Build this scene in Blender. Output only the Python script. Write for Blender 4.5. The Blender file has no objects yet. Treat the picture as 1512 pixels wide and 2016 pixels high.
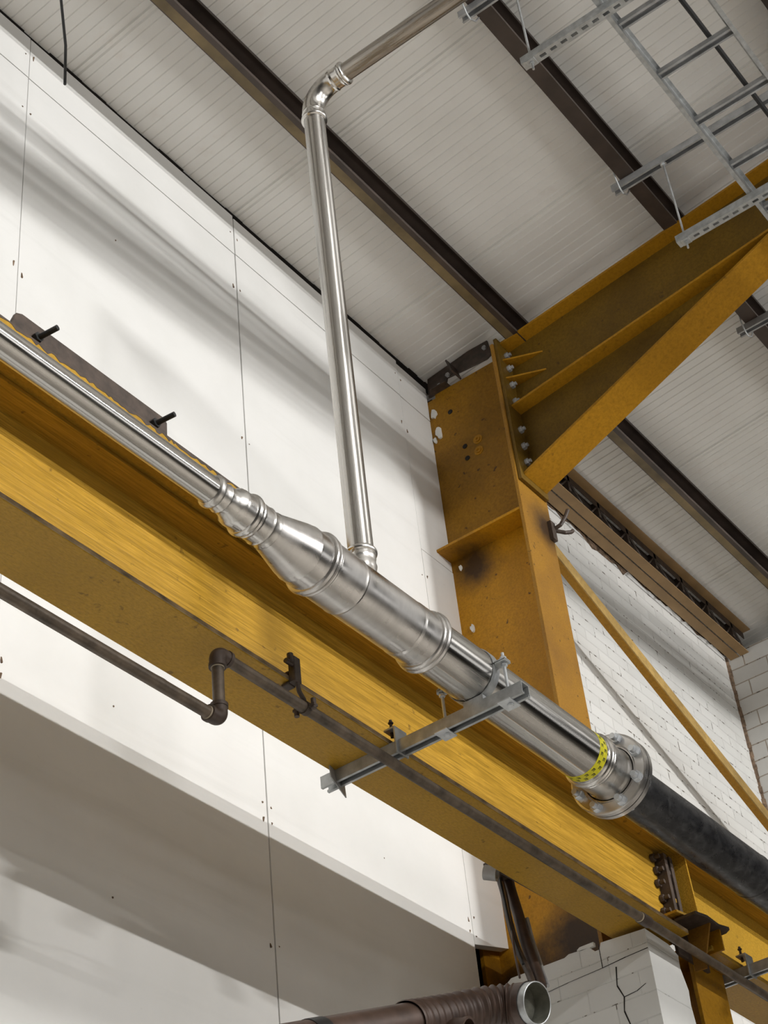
import bpy, bmesh, math, random
from mathutils import Vector, Matrix
random.seed(7)
S = bpy.context.scene
COL = S.collection
H = 1.6            # the camera stands 1.6 m above the floor; build coordinates below have z = 0 at its height
PI = math.pi

# ------------------------------------------------------------------ camera
cam_data = bpy.data.cameras.new('camera')
cam = bpy.data.objects.new('camera', cam_data)
COL.objects.link(cam)
cam_data.sensor_width = 36.0
cam_data.sensor_fit = 'AUTO'
cam_data.lens = 3484.27 / 2016.0 * 36.0
cam_data.clip_start = 0.05
cam_data.clip_end = 200
RX = (0.59842236, -0.79578519, -0.09282572)   # right
RD = (0.46405544, 0.43872766, -0.76952621)    # down
RF = (0.65310277, 0.41742541, 0.63183289)     # forward
m = Matrix.Identity(4)
for i in range(3):
    m[i][0] = RX[i]; m[i][1] = -RD[i]; m[i][2] = -RF[i]
m[2][3] = H
cam.matrix_world = m
S.camera = cam

# ------------------------------------------------------------------ world, lights, exposure
S.view_settings.view_transform = 'Standard'
S.view_settings.look = 'None'
S.view_settings.exposure = -2.38
S.view_settings.gamma = 1.0
S.view_settings.use_curve_mapping = False
S.cycles.use_denoising = True
S.cycles.max_bounces = 8
S.cycles.diffuse_bounces = 5
S.cycles.glossy_bounces = 4
S.cycles.caustics_reflective = False
S.cycles.caustics_refractive = False
W = bpy.data.worlds.new('hall_air')
S.world = W
W.use_nodes = True
W.node_tree.nodes['Background'].inputs[0].default_value = (0.9, 0.93, 1.0, 1)
W.node_tree.nodes['Background'].inputs[1].default_value = 0.02

def lamp(name, loc, power, size, aim, spread=180, color=(1.0, 0.985, 0.96)):
    d = bpy.data.lights.new(name, 'AREA')
    d.shape = 'RECTANGLE'; d.size = size[0]; d.size_y = size[1]; d.energy = power; d.color = color
    d.spread = math.radians(spread)
    o = bpy.data.objects.new(name, d); COL.objects.link(o)
    o.location = (loc[0], loc[1], loc[2] + H)
    z = -Vector(aim).normalized(); x = Vector((1, 0, 0)); y = z.cross(x).normalized()
    o.matrix_world = Matrix.Translation(o.location) @ Matrix((x, y, z)).transposed().to_4x4()
    return o
for x, p in ((-7.0, 110), (0.4, 720), (7.8, 620)):        # linear high bays, row nearest the wall
    lamp('hall_light', (x, -5.9, 6.1), p, (2.0, 0.12), (0, 0.94, -0.34), 95)
for x, p in ((-6.6, 760), (0.8, 620), (8.2, 620)):        # second row further out
    lamp('hall_light', (x, -12.0, 6.6), p, (1.4, 0.12), (0, 0.95, -0.31), 80)
for x in (0.5, 5.0, 9.5):                                 # added lamps aimed straight down, brightening the floor for bounce light
    lamp('hall_light', (x, -2.2, 6.0), 520, (1.1, 0.3), (0, 0, -1), 70)
for x in (1.0, 4.5, 8.0):                                 # unseen soft fill lights, added to brighten the roof
    lamp('roof_fill_light', (x, -2.8, 3.0), 190, (2.4, 1.6), (0, 0.55, 0.83), 150)

# ------------------------------------------------------------------ materials
def new_mat(name):
    mt = bpy.data.materials.new(name); mt.use_nodes = True
    nt = mt.node_tree
    return mt, nt, nt.nodes['Principled BSDF']
def coords(nt, scale=(1, 1, 1), rot=(0, 0, 0)):
    g = nt.nodes.new('ShaderNodeNewGeometry')
    mp = nt.nodes.new('ShaderNodeMapping')
    mp.inputs['Scale'].default_value = scale
    mp.inputs['Rotation'].default_value = rot
    nt.links.new(g.outputs['Position'], mp.inputs['Vector'])
    return mp.outputs['Vector']
def noise(nt, vec, scale, detail=4, rough=0.55, dist=0.0):
    n = nt.nodes.new('ShaderNodeTexNoise')
    n.inputs['Scale'].default_value = scale
    n.inputs['Detail'].default_value = detail
    n.inputs['Roughness'].default_value = rough
    n.inputs['Distortion'].default_value = dist
    nt.links.new(vec, n.inputs['Vector'])
    return n.outputs['Fac']
def ramp(nt, fac, stops):
    r = nt.nodes.new('ShaderNodeValToRGB')
    e = r.color_ramp.elements
    while len(e) < len(stops): e.new(0.5)
    for k, (p, c) in enumerate(stops):
        e[k].position = p
        e[k].color = (c[0], c[1], c[2], 1) if isinstance(c, tuple) else (c, c, c, 1)
    nt.links.new(fac, r.inputs['Fac'])
    return r.outputs['Color']
def mixc(nt, fac, a, b, mode='MIX'):
    mx = nt.nodes.new('ShaderNodeMix'); mx.data_type = 'RGBA'; mx.blend_type = mode
    for sock, v in ((mx.inputs[0], fac), (mx.inputs[6], a), (mx.inputs[7], b)):
        if isinstance(v, (int, float)): sock.default_value = v
        elif isinstance(v, tuple): sock.default_value = (v[0], v[1], v[2], 1)
        else: nt.links.new(v, sock)
    return mx.outputs[2]
def bump(nt, bs, height, strength=0.3, dist=0.01):
    b = nt.nodes.new('ShaderNodeBump')
    b.inputs['Strength'].default_value = strength
    b.inputs['Distance'].default_value = dist
    nt.links.new(height, b.inputs['Height'])
    nt.links.new(b.outputs['Normal'], bs.inputs['Normal'])
def plain(name, col, rough=0.6, metal=0.0, var=0.15, nscale=6.0, scale=(1, 1, 1), bstr=0.0, bscale=60):
    mt, nt, bs = new_mat(name)
    v = coords(nt, scale)
    f = noise(nt, v, nscale)
    lo = tuple(c * (1 - var) for c in col); hi = tuple(min(1, c * (1 + var)) for c in col)
    nt.links.new(ramp(nt, f, [(0.3, lo), (0.7, hi)]), bs.inputs['Base Color'])
    bs.inputs['Roughness'].default_value = rough
    bs.inputs['Metallic'].default_value = metal
    if bstr: bump(nt, bs, noise(nt, v, bscale), bstr, 0.004)
    return mt
def paint(name, base, dark, streak=(1, 1, 1), rough=0.45, amount=0.5, spots=0.0, bs_=0.25, fine=140, soot_shade=()):
    """old yellow gloss paint: brush streaks, blotches and rust freckles"""
    mt, nt, bs = new_mat(name)
    v = coords(nt, streak); w = coords(nt)
    f1 = noise(nt, v, fine, 3, 0.7)
    f2 = noise(nt, w, 2.6, 5, 0.65)
    k1, k2 = (0.66, 1.32) if streak[0] < .1 else (0.82, 1.14)
    c = ramp(nt, f1, [(0.34, tuple(x * k1 for x in base)), (0.5, base), (0.66, tuple(min(1, x * k2) + (.01 if k2 > 1.2 else 0) for x in base))])
    c = mixc(nt, ramp(nt, f2, [(0.40, 0.0), (0.75, amount)]), c, dark)
    if spots:
        f3 = noise(nt, w, 26, 3, 0.5)
        c = mixc(nt, ramp(nt, f3, [(0.68, 0.0), (0.74, spots)]), c, (0.05, 0.025, 0.012))
    for (px, py, pz, pr) in soot_shade:           # heat soot, plus shade painted in low on the column web
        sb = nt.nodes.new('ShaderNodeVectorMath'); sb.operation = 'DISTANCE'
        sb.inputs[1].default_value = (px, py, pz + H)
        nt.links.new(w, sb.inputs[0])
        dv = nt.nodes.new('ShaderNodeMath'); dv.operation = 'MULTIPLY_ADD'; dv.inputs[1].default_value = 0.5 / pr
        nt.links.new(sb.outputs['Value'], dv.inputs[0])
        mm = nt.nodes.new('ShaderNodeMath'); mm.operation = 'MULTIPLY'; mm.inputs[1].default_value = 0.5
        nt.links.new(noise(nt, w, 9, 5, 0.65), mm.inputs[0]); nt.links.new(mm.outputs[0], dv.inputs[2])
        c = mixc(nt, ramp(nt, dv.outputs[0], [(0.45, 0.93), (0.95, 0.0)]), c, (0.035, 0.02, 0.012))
    nt.links.new(c, bs.inputs['Base Color'])
    bs.inputs['Roughness'].default_value = rough
    bs.inputs['Specular IOR Level'].default_value = 0.22
    bump(nt, bs, f1, bs_, 0.002)
    return mt

M = {}
M['paint_beam'] = paint('yellow_beam_paint', (0.45, 0.255, 0.026), (0.32, 0.18, 0.022), (0.035, 1, 1), 0.36, 0.7, 0.5, 0.6, 170)
M['paint_beam2'] = paint('yellow_beam_paint_rough', (0.44, 0.255, 0.03), (0.28, 0.16, 0.02), (0.5, 1, 1), 0.36, 0.6, 0.5, 0.7)
M['paint_col'] = paint('ochre_column_paint', (0.46, 0.215, 0.008), (0.30, 0.14, 0.008), (1, 1, 1), 0.42, 0.6, 0.8, 0.3, 90, ((5.95, 3.32, 5.15, .13), (5.95, 3.10, 3.12, .17), (5.95, 3.25, 2.95, .20), (5.95, 3.46, 2.96, .20)))  # first patch is heat soot; lower ones paint in a dark triangle and shaded gap
M['paint_colup'] = paint('darker_column_paint', (0.30, 0.145, 0.010), (0.15, 0.075, 0.008), (1, 1, 1), 0.5, 0.7, 0.8, 0.3, 60)  # the column's ochre, darker, for the web above the stiffener
M['paint_flange'] = paint('worn_column_face_paint', (0.34, 0.17, 0.022), (0.18, 0.085, 0.02), (1, 1, 1), 0.5, 0.8, 0.8, 0.4, 120, ((6.03, 2.95, 5.22, .12),))
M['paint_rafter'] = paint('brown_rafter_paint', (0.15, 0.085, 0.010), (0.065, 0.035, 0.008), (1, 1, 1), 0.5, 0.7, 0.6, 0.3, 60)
M['paint_haunch'] = paint('orange_haunch_paint', (0.36, 0.175, 0.010), (0.26, 0.125, 0.008), (1, 1, 1), 0.42, 0.4, 0.3, 0.2, 60)
M['paint_brace'] = paint('speckled_brace_paint', (0.50, 0.33, 0.11), (0.16, 0.10, 0.03), (1, 1, 1), 0.4, 0.9, 0.9, 0.9, 38)
M['edge_rust'] = plain('rusty_edge', (0.30, 0.21, 0.11), 0.7, 0, 0.6, 30, (0.5, 1, 1), 0.4)
M['purlin'] = plain('dark_purlin_paint', (0.055, 0.040, 0.033), 0.45, 0, 0.4, 5)
M['purlin_lip'] = plain('tan_purlin_flange', (0.17, 0.125, 0.060), 0.5, 0, 0.5, 4)
M['tan'] = plain('tan_lattice_paint', (0.30, 0.19, 0.085), 0.55, 0, 0.15, 8)
M['dark_steel'] = plain('dark_brown_steel', (0.060, 0.042, 0.032), 0.55, 0, 0.4, 30, bstr=0.3)
M['gas'] = plain('brown_gas_pipe_paint', (0.105, 0.080, 0.058), 0.42, 0.3, 0.45, 22, bstr=0.3, bscale=50)
M['gas_fit'] = plain('dark_elbow_iron', (0.070, 0.050, 0.040), 0.4, 0.3, 0.2, 20)
M['thread_seal'] = plain('pale_thread_seal', (0.45, 0.38, 0.28), 0.7)
M['black'] = plain('black_cable_jacket', (0.012, 0.013, 0.014), 0.5)
M['void'] = plain('cavity_shade', (0.015, 0.012, 0.010), 0.9)  # near-black colour standing for the shade inside gaps and holes
M['galv'] = plain('galvanised_steel', (0.50, 0.52, 0.53), 0.42, 0.6, 0.2, 30)
M['galv_dull'] = plain('dull_galvanised_steel', (0.42, 0.43, 0.44), 0.5, 0.4, 0.25, 14)
M['zinc'] = plain('bright_zinc_bolt', (0.72, 0.75, 0.78), 0.3, 0.65, 0.1, 40)
M['white_flake'] = plain('white_filler', (0.75, 0.75, 0.72), 0.8)
M['concrete'] = plain('concrete_floor', (0.36, 0.335, 0.30), 0.7, 0, 0.2, 1.5)
M['hall_grey'] = plain('far_wall_grey', (0.13, 0.13, 0.125), 0.8, 0, 0.1, 1)
M['gasket'] = plain('black_gasket', (0.01, 0.01, 0.01), 0.7)
M['tape'] = plain('yellow_tape', (0.72, 0.66, 0.02), 0.5, 0, 0.1, 30)
M['tape_ink'] = plain('dark_tape_marks', (0.06, 0.06, 0.01), 0.6)
M['duct'] = plain('brown_duct_metal', (0.075, 0.047, 0.036), 0.5, 0.2, 0.35, 14)
M['duct_in'] = plain('grey_duct_lining', (0.16, 0.16, 0.13), 0.7, 0.0, 0.3, 30)
M['crumble'] = plain('crumbled_brown_mortar', (0.17, 0.115, 0.075), 0.9, 0, 0.6, 40, bstr=0.9, bscale=50)

def steel(name, col, rough, streak, wob=0.0, lo=0.8, axis=None):
    mt, nt, bs = new_mat(name)
    v = coords(nt, streak)
    f = noise(nt, v, 60, 4, 0.6)
    w = coords(nt)
    g = noise(nt, w, 9, 3, 0.5)
    c = ramp(nt, f, [(0.36, tuple(x * lo for x in col)), (0.62, col)])
    nt.links.new(c, bs.inputs['Base Color'])
    bs.inputs['Metallic'].default_value = 1.0
    nt.links.new(ramp(nt, f if axis else g, [(0.38, rough * 0.75), (0.62, rough * 1.25)]), bs.inputs['Roughness'])
    if wob: bump(nt, bs, noise(nt, w, 34, 2, 0.4), wob, 0.004)
    if axis:
        tg = nt.nodes.new('ShaderNodeCombineXYZ')
        for i in range(3): tg.inputs[i].default_value = axis[i]
        nt.links.new(tg.outputs[0], bs.inputs['Tangent'])
        bs.inputs['Anisotropic'].default_value = 0.9
    return mt
M['ss_x'] = steel('stainless_pipe', (0.68, 0.66, 0.63), 0.25, (0.02, 1, 1), 0, 0.75, (1, 0, 0))
M['ss_z'] = steel('stainless_riser', (0.66, 0.64, 0.61), 0.25, (1, 1, 0.02), 0, 0.75, (0, 0, 1))
M['ss_y'] = steel('stained_stainless', (0.50, 0.46, 0.41), 0.28, (1, 0.05, 1), 0.0, 0.55, (0, 1, 0))
M['ss_fit'] = steel('pressed_stainless_fitting', (0.72, 0.70, 0.67), 0.27, (1, 1, 1), 0.25, 0.9)
M['ss_sat'] = steel('satin_stainless', (0.70, 0.68, 0.66), 0.33, (1, 0.3, 0.3), 0.03, 0.92)
def black_pipe_mat():
    mt, nt, bs = new_mat('black_lacquered_pipe')
    v = coords(nt, (0.6, 1, 1)); w = coords(nt)
    f = noise(nt, w, 14, 5, 0.7, 0.6)
    nt.links.new(ramp(nt, f, [(0.45, (0.018, 0.018, 0.020)), (0.72, (0.06, 0.06, 0.062))]), bs.inputs['Base Color'])
    nt.links.new(ramp(nt, noise(nt, v, 45, 4, 0.7), [(0.35, 0.25), (0.7, 0.5)]), bs.inputs['Roughness'])
    bs.inputs['Metallic'].default_value = 0.15
    bump(nt, bs, noise(nt, v, 60, 4), 0.25, 0.002)
    return mt
M['black_pipe'] = black_pipe_mat()
def wall_mat():
    mt, nt, bs = new_mat('white_cladding_paint')
    w = coords(nt); v = coords(nt, (0.25, 1, 3))
    f = noise(nt, w, 1.7, 6, 0.6)
    g = noise(nt, v, 3.5, 5, 0.6)
    h = noise(nt, w, 38, 3, 0.6)
    c = ramp(nt, f, [(0.3, (0.74, 0.74, 0.72)), (0.6, (0.80, 0.80, 0.785))])
    c = mixc(nt, ramp(nt, g, [(0.55, 0.0), (0.8, 0.35)]), c, (0.62, 0.62, 0.60))
    c = mixc(nt, ramp(nt, h, [(0.74, 0.0), (0.80, 0.35)]), c, (0.45, 0.42, 0.38))
    nt.links.new(c, bs.inputs['Base Color'])
    bs.inputs['Roughness'].default_value = 0.75
    bump(nt, bs, noise(nt, w, 55, 4), 0.12, 0.003)
    return mt
M['wall'] = wall_mat()
def ceil_mat():
    mt, nt, bs = new_mat('off_white_roof_sheet')
    w = coords(nt)
    f = noise(nt, w, 2.2, 5, 0.6)
    c = ramp(nt, f, [(0.3, (0.80, 0.795, 0.77)), (0.7, (0.87, 0.865, 0.845))])
    g = noise(nt, w, 5.5, 4, 0.6)
    c = mixc(nt, ramp(nt, g, [(0.62, 0.0), (0.8, 0.25)]), c, (0.62, 0.52, 0.45))
    nt.links.new(c, bs.inputs['Base Color'])
    bs.inputs['Roughness'].default_value = 0.5
    return mt
M['ceiling'] = ceil_mat()
def brick_mat(name, axes, bw, bh, mortar, gap=0.008, loose=0.5, off=(0, 0)):
    mt, nt, bs = new_mat(name)
    g = nt.nodes.new('ShaderNodeNewGeometry')
    s = nt.nodes.new('ShaderNodeSeparateXYZ'); nt.links.new(g.outputs['Position'], s.inputs[0])
    c = nt.nodes.new('ShaderNodeCombineXYZ')
    nt.links.new(s.outputs[axes[0]], c.inputs[0]); nt.links.new(s.outputs[axes[1]], c.inputs[1])
    mp = nt.nodes.new('ShaderNodeMapping'); mp.inputs['Location'].default_value = (off[0], off[1], 0)
    nt.links.new(c.outputs[0], mp.inputs['Vector'])
    wn = nt.nodes.new('ShaderNodeTexNoise'); wn.inputs['Scale'].default_value = 5
    nt.links.new(c.outputs[0], wn.inputs['Vector'])
    wob = nt.nodes.new('ShaderNodeMix'); wob.data_type = 'VECTOR'; wob.inputs[0].default_value = 0.012
    nt.links.new(mp.outputs[0], wob.inputs[4]); nt.links.new(wn.outputs['Color'], wob.inputs[5])
    b = nt.nodes.new('ShaderNodeTexBrick')
    b.inputs['Scale'].default_value = 1.0
    b.inputs['Brick Width'].default_value = bw
    b.inputs['Row Height'].default_value = bh
    b.inputs['Mortar Size'].default_value = gap
    b.inputs['Mortar Smooth'].default_value = 0.5
    b.inputs['Color1'].default_value = (0.74, 0.74, 0.72, 1)
    b.inputs['Color2'].default_value = (0.66, 0.66, 0.64, 1)
    b.inputs['Mortar'].default_value = (mortar[0], mortar[1], mortar[2], 1)
    nt.links.new(wob.outputs[1], b.inputs['Vector'])
    w = coords(nt)
    f = noise(nt, w, 3.0, 5, 0.65)
    col = mixc(nt, ramp(nt, f, [(0.5, 0.0), (0.8, 0.4)]), b.outputs['Color'], (0.52, 0.51, 0.49))
    # flaked spots along the joints
    k = noise(nt, coords(nt, (2.2, 2.2, .8)), 14, 4, 0.6)
    fl = nt.nodes.new('ShaderNodeMath'); fl.operation = 'MULTIPLY'
    nt.links.new(ramp(nt, k, [(0.57, 0.0), (0.62, loose)]), fl.inputs[0]); nt.links.new(b.outputs['Fac'], fl.inputs[1])
    col = mixc(nt, fl.outputs[0], col, (0.10, 0.075, 0.055))
    nt.links.new(col, bs.inputs['Base Color'])
    bs.inputs['Roughness'].default_value = 0.8
    inv = nt.nodes.new('ShaderNodeMath'); inv.operation = 'SUBTRACT'; inv.inputs[0].default_value = 1.0
    nt.links.new(b.outputs['Fac'], inv.inputs[1])
    ad = nt.nodes.new('ShaderNodeMath'); ad.operation = 'MULTIPLY_ADD'; ad.inputs[1].default_value = 0.35
    nt.links.new(noise(nt, w, 30, 4), ad.inputs[0]); nt.links.new(inv.outputs[0], ad.inputs[2])
    bump(nt, bs, ad.outputs[0], 0.55, 0.006)
    return mt
M['brick_y'] = brick_mat('white_painted_brick', ('X', 'Z'), 0.225, 0.075, (0.66, 0.655, 0.64), 0.005, 1.0)
M['brick_x'] = brick_mat('white_painted_brick_end', ('Y', 'Z'), 0.30, 0.112, (0.42, 0.36, 0.30), 0.005, 0.9)
M['block_x'] = brick_mat('white_painted_block', ('Y', 'Z'), 0.215, 0.090, (0.64, 0.64, 0.62), 0.0028, 0.9, (0.05, 0.0))
M['block_y'] = brick_mat('white_painted_block_front', ('X', 'Z'), 0.60, 0.18, (0.62, 0.62, 0.60), 0.0025, 0.3)

# ------------------------------------------------------------------ mesh builder
class MB:
    def __init__(s):
        s.v = []; s.f = []; s.mi = []; s.cur = 0
    def mat(s, k): s.cur = k; return s
    def add(s, vs, fs):
        n = len(s.v); s.v += [Vector(p) for p in vs]
        for f in fs: s.f.append([n + i for i in f]); s.mi.append(s.cur)
        return s
    def box(s, x0, x1, y0, y1, z0, z1):
        vs = [(x, y, z) for z in (z0, z1) for y in (y0, y1) for x in (x0, x1)]
        return s.add(vs, [(0, 2, 3, 1), (4, 5, 7, 6), (0, 1, 5, 4), (2, 6, 7, 3), (0, 4, 6, 2), (1, 3, 7, 5)])
    def prism(s, pts, axis, a, b):
        """polygon extruded along an axis; pts are the two other coordinates in xyz order"""
        def P(p, t):
            return {'x': (t, p[0], p[1]), 'y': (p[0], t, p[1]), 'z': (p[0], p[1], t)}[axis]
        n = len(pts)
        vs = [P(p, a) for p in pts] + [P(p, b) for p in pts]
        fs = [tuple(range(n))[::-1], tuple(range(n, 2 * n))] + [(i, (i + 1) % n, n + (i + 1) % n, n + i) for i in range(n)]
        return s.add(vs, fs)
    def obox(s, o, ux, uy, uz):
        """oriented box: centre o and three half-extent vectors"""
        o, ux, uy, uz = map(Vector, (o, ux, uy, uz))
        vs = [o + a * ux + b * uy + c * uz for c in (-1, 1) for b in (-1, 1) for a in (-1, 1)]
        return s.add(vs, [(0, 2, 3, 1), (4, 5, 7, 6), (0, 1, 5, 4), (2, 6, 7, 3), (0, 4, 6, 2), (1, 3, 7, 5)])
    def lathe(s, o, d, prof, seg=48, capa=False, capb=False, a0=0.0, a1=2 * PI):
        o = Vector(o); d = Vector(d).normalized()
        t = Vector((0, 0, 1)) if abs(d.z) < 0.9 else Vector((0, 1, 0))
        u = d.cross(t).normalized(); w = d.cross(u)
        full = abs(a1 - a0 - 2 * PI) < 1e-6
        q = [prof[0]]
        for (l0, r0), (l1, r1) in zip(prof[:-1], prof[1:]):
            L_ = math.hypot(l1 - l0, r1 - r0)
            if L_ > .022 and len(prof) > 2:
                e = .003 / L_
                q.append((l0 + (l1 - l0) * e, r0 + (r1 - r0) * e)); q.append((l1 - (l1 - l0) * e, r1 - (r1 - r0) * e))
            q.append((l1, r1))
        prof = q
        n = seg if full else seg + 1
        vs = []
        for (l, r) in prof:
            for k in range(n):
                a = a0 + (a1 - a0) * k / seg
                vs.append(o + d * l + (u * math.cos(a) + w * math.sin(a)) * r)
        fs = []
        for i in range(len(prof) - 1):
            for k in range(seg):
                k2 = (k + 1) % n
                fs.append((i * n + k, i * n + k2, (i + 1) * n + k2, (i + 1) * n + k))
        if capa: fs.append(tuple(range(n))[::-1])
        if capb: fs.append(tuple(range((len(prof) - 1) * n, len(prof) * n)))
        return s.add(vs, fs)
    def cyl(s, a, b, r, seg=16):
        a = Vector(a); b = Vector(b)
        return s.lathe(a, b - a, [(0, r), ((b - a).length, r)], seg, True, True)
    def hexnut(s, o, d, r, h):
        return s.lathe(o, d, [(0, r), (h * .85, r), (h, r * .9)], 6, True, True)
    def tube(s, pts, r, seg=20, caps=True):
        pts = [Vector(p) for p in pts]
        rs = r if isinstance(r, (list, tuple)) else [r] * len(pts)
        vs = []; up = None
        for i, p in enumerate(pts):
            d = (pts[min(i + 1, len(pts) - 1)] - pts[max(i - 1, 0)]).normalized()
            if up is None:
                t = Vector((0, 0, 1)) if abs(d.z) < 0.9 else Vector((0, 1, 0))
                up = d.cross(t).normalized()
            up = (up - d * up.dot(d)).normalized(); w = d.cross(up)
            for k in range(seg):
                a = 2 * PI * k / seg
                vs.append(p + (up * math.cos(a) + w * math.sin(a)) * rs[i])
        fs = []
        for i in range(len(pts) - 1):
            for k in range(seg):
                fs.append((i * seg + k, i * seg + (k + 1) % seg, (i + 1) * seg + (k + 1) % seg, (i + 1) * seg + k))
        if caps:
            fs.append(tuple(range(seg))[::-1]); fs.append(tuple(range((len(pts) - 1) * seg, len(pts) * seg)))
        return s.add(vs, fs)
    def build(s, name, mats, parent=None, bevel=0.0, sharp=35, origin=None):
        me = bpy.data.meshes.new(name)
        if parent is not None:
            base = Vector(parent['_o'])
        else:
            if origin is None:
                xs = [v.x for v in s.v]; ys = [v.y for v in s.v]; zs = [v.z for v in s.v]
                origin = ((min(xs) + max(xs)) / 2, (min(ys) + max(ys)) / 2, min(zs))
            base = Vector(origin)
        me.from_pydata([tuple(v - base) for v in s.v], [], s.f)
        if not isinstance(mats, (list, tuple)): mats = [mats]
        for k in mats: me.materials.append(M[k])
        for p, k in zip(me.polygons, s.mi): p.material_index = k
        bm = bmesh.new(); bm.from_mesh(me)
        bmesh.ops.recalc_face_normals(bm, faces=bm.faces)
        bm.to_mesh(me); bm.free()
        me.polygons.foreach_set('use_smooth', [True] * len(me.polygons))
        me.set_sharp_from_angle(angle=math.radians(sharp))
        o = bpy.data.objects.new(name, me); COL.objects.link(o)
        if parent is not None:
            o.parent = parent
        else:
            o.location = (base.x, base.y, base.z + H)
        o['_o'] = tuple(base)
        if bevel:
            b = o.modifiers.new('edge', 'BEVEL'); b.width = bevel; b.segments = 2; b.limit_method = 'ANGLE'
            b.angle_limit = math.radians(50)
        return o
THINGS = []
def thing(name, loc, label, cat, group=None):
    o = bpy.data.objects.new(name, None); COL.objects.link(o)
    o.empty_display_size = 0.1
    o.location = (loc[0], loc[1], loc[2] + H); o['_o'] = tuple(loc)
    o['label'] = label; o['category'] = cat
    if group: o['group'] = group
    return o
def tag(o, label, cat, group=None):
    o['label'] = label; o['category'] = cat
    if group: o['group'] = group
    return o
def structure(o): o['kind'] = 'structure'; return o
def copy_tree(o, loc, label=None, group=None):
    c = o.copy(); COL.objects.link(c)
    c.location = (loc[0], loc[1], loc[2] + H); c['_o'] = tuple(loc)
    if label: c['label'] = label
    if group: c['group'] = group
    for ch in list(o.children):
        d = ch.copy(); COL.objects.link(d); d.parent = c
        for g in list(ch.children):
            e = g.copy(); COL.objects.link(e); e.parent = d
    return c

# ------------------------------------------------------------------ the hall
YW = 3.45                                   # face of the long wall
SL = math.tan(math.radians(6.25))
def zc(y): return 6.46 + SL * (YW - y)       # underside of the roof sheets

# roof sheets: micro-ribbed liner, one joint every 1.07 m
mb = MB()
prof = []
P0 = 3.337
for k in range(-16, 18):
    xj = P0 + 1.071 * k
    prof += [(xj - .022, 0), (xj - .018, .012), (xj - .008, .012), (xj - .004, 0), (xj + .004, 0), (xj + .009, .010), (xj + .018, .010), (xj + .024, 0)]
    for j in range(1, 20):
        x = xj + 1.071 * j / 20
        prof += [(x - .0065, 0), (x - .0035, .006), (x + .0035, .006), (x + .0065, 0)]
n = len(prof)
ya, yb = -18.0, 3.6
vs = [(x, ya, zc(ya) + d) for x, d in prof] + [(x, yb, zc(yb) + d) for x, d in prof]
mb.add(vs, [(i, i + 1, n + i + 1, n + i) for i in range(n - 1)])
vs = [(prof[0][0], ya, zc(ya) + .06), (prof[-1][0], ya, zc(ya) + .06), (prof[-1][0], yb, zc(yb) + .06), (prof[0][0], yb, zc(yb) + .06)]
mb.add(vs, [(0, 1, 2, 3)])
structure(mb.build('ceiling', 'ceiling', sharp=15))

# long wall: cladding boards with open joints
mb = MB()
def board(x0, x1, z0, z1, dy=0.0, slant=0.0):
    g = 0.0022
    pts = [(x0 + g, z0 + g), (x1 - g, z0 + g + slant), (x1 - g, z1 - g), (x0 + g, z1 - g)]
    mb.prism(pts, 'y', YW + dy, YW + 0.04)
ztop = 6.425
xs = [-9.93, -8.63, -7.33, -6.03, -4.73, -3.43, -2.13, -0.83, .47, 1.77, 3.08, 4.39, 5.685]
for i in range(len(xs) - 1):
    dy = (0.0, 0.0015, -0.001)[i % 3]
    zt = 6.435 if xs[i] < 4.3 else 6.418
    board(xs[i], xs[i + 1], 6.166, zt, dy - 0.001)
    board(xs[i], xs[i + 1], -1.6, 6.166, dy)
board(5.685, 5.950, 5.17, 6.166, .001)
board(5.685, 5.950, 6.166, 6.400, 0)
board(5.685, 5.968, 3.13, 5.17, 0, 0.07)
for x in xs[9:]:                             # screw heads in pairs beside the joints
    for z in (6.30, 5.95, 5.0, 4.2, 3.25, 3.17, 2.7, 2.2):
        for d in (-.025, .02):
            mb.mat(1); mb.cyl((x + d, YW - .0015, z + random.uniform(-.03, .03)), (x + d, YW + .004, z), .004, 8); mb.mat(0)
for x in (3.6, 5.1):
    for z in (5.6, 4.6, 3.3, 2.6):
        mb.mat(1); mb.cyl((x, YW - .0015, z), (x, YW + .004, z), .0035, 8); mb.mat(0)
structure(mb.build('wall_left', ['wall', 'crumble'], bevel=0.0012))
mb = MB()                                    # near-black sheets painted as the shade in the cavity behind the cladding
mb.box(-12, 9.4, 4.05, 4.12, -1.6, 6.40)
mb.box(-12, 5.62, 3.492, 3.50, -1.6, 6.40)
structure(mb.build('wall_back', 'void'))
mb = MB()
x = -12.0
while x < 5.95:                              # ragged black strips painted as the shade in the gap above the cladding
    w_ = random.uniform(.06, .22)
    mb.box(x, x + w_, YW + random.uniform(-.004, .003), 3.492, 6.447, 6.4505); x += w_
structure(mb.build('gap_shade', 'void'))
mb = MB(); mb.box(-14, 22, -18, 4.1, -1.75, -1.6); structure(mb.build('floor', 'concrete'))
mb = MB(); mb.box(-14.2, 22.2, -18.2, -18, -1.6, 8.9); structure(mb.build('wall_opposite', 'hall_grey'))
mb = MB(); mb.prism([(-18, -1.6), (4.1, -1.6), (4.1, 6.38), (-18, 8.8)], 'x', -14.2, -14); structure(mb.build('wall_near', 'hall_grey'))
mb = MB(); mb.prism([(-18, -1.6), (4.1, -1.6), (4.1, 6.38), (-18, 8.8)], 'x', 20.9, 21.1); structure(mb.build('wall_far', 'hall_grey'))

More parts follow.
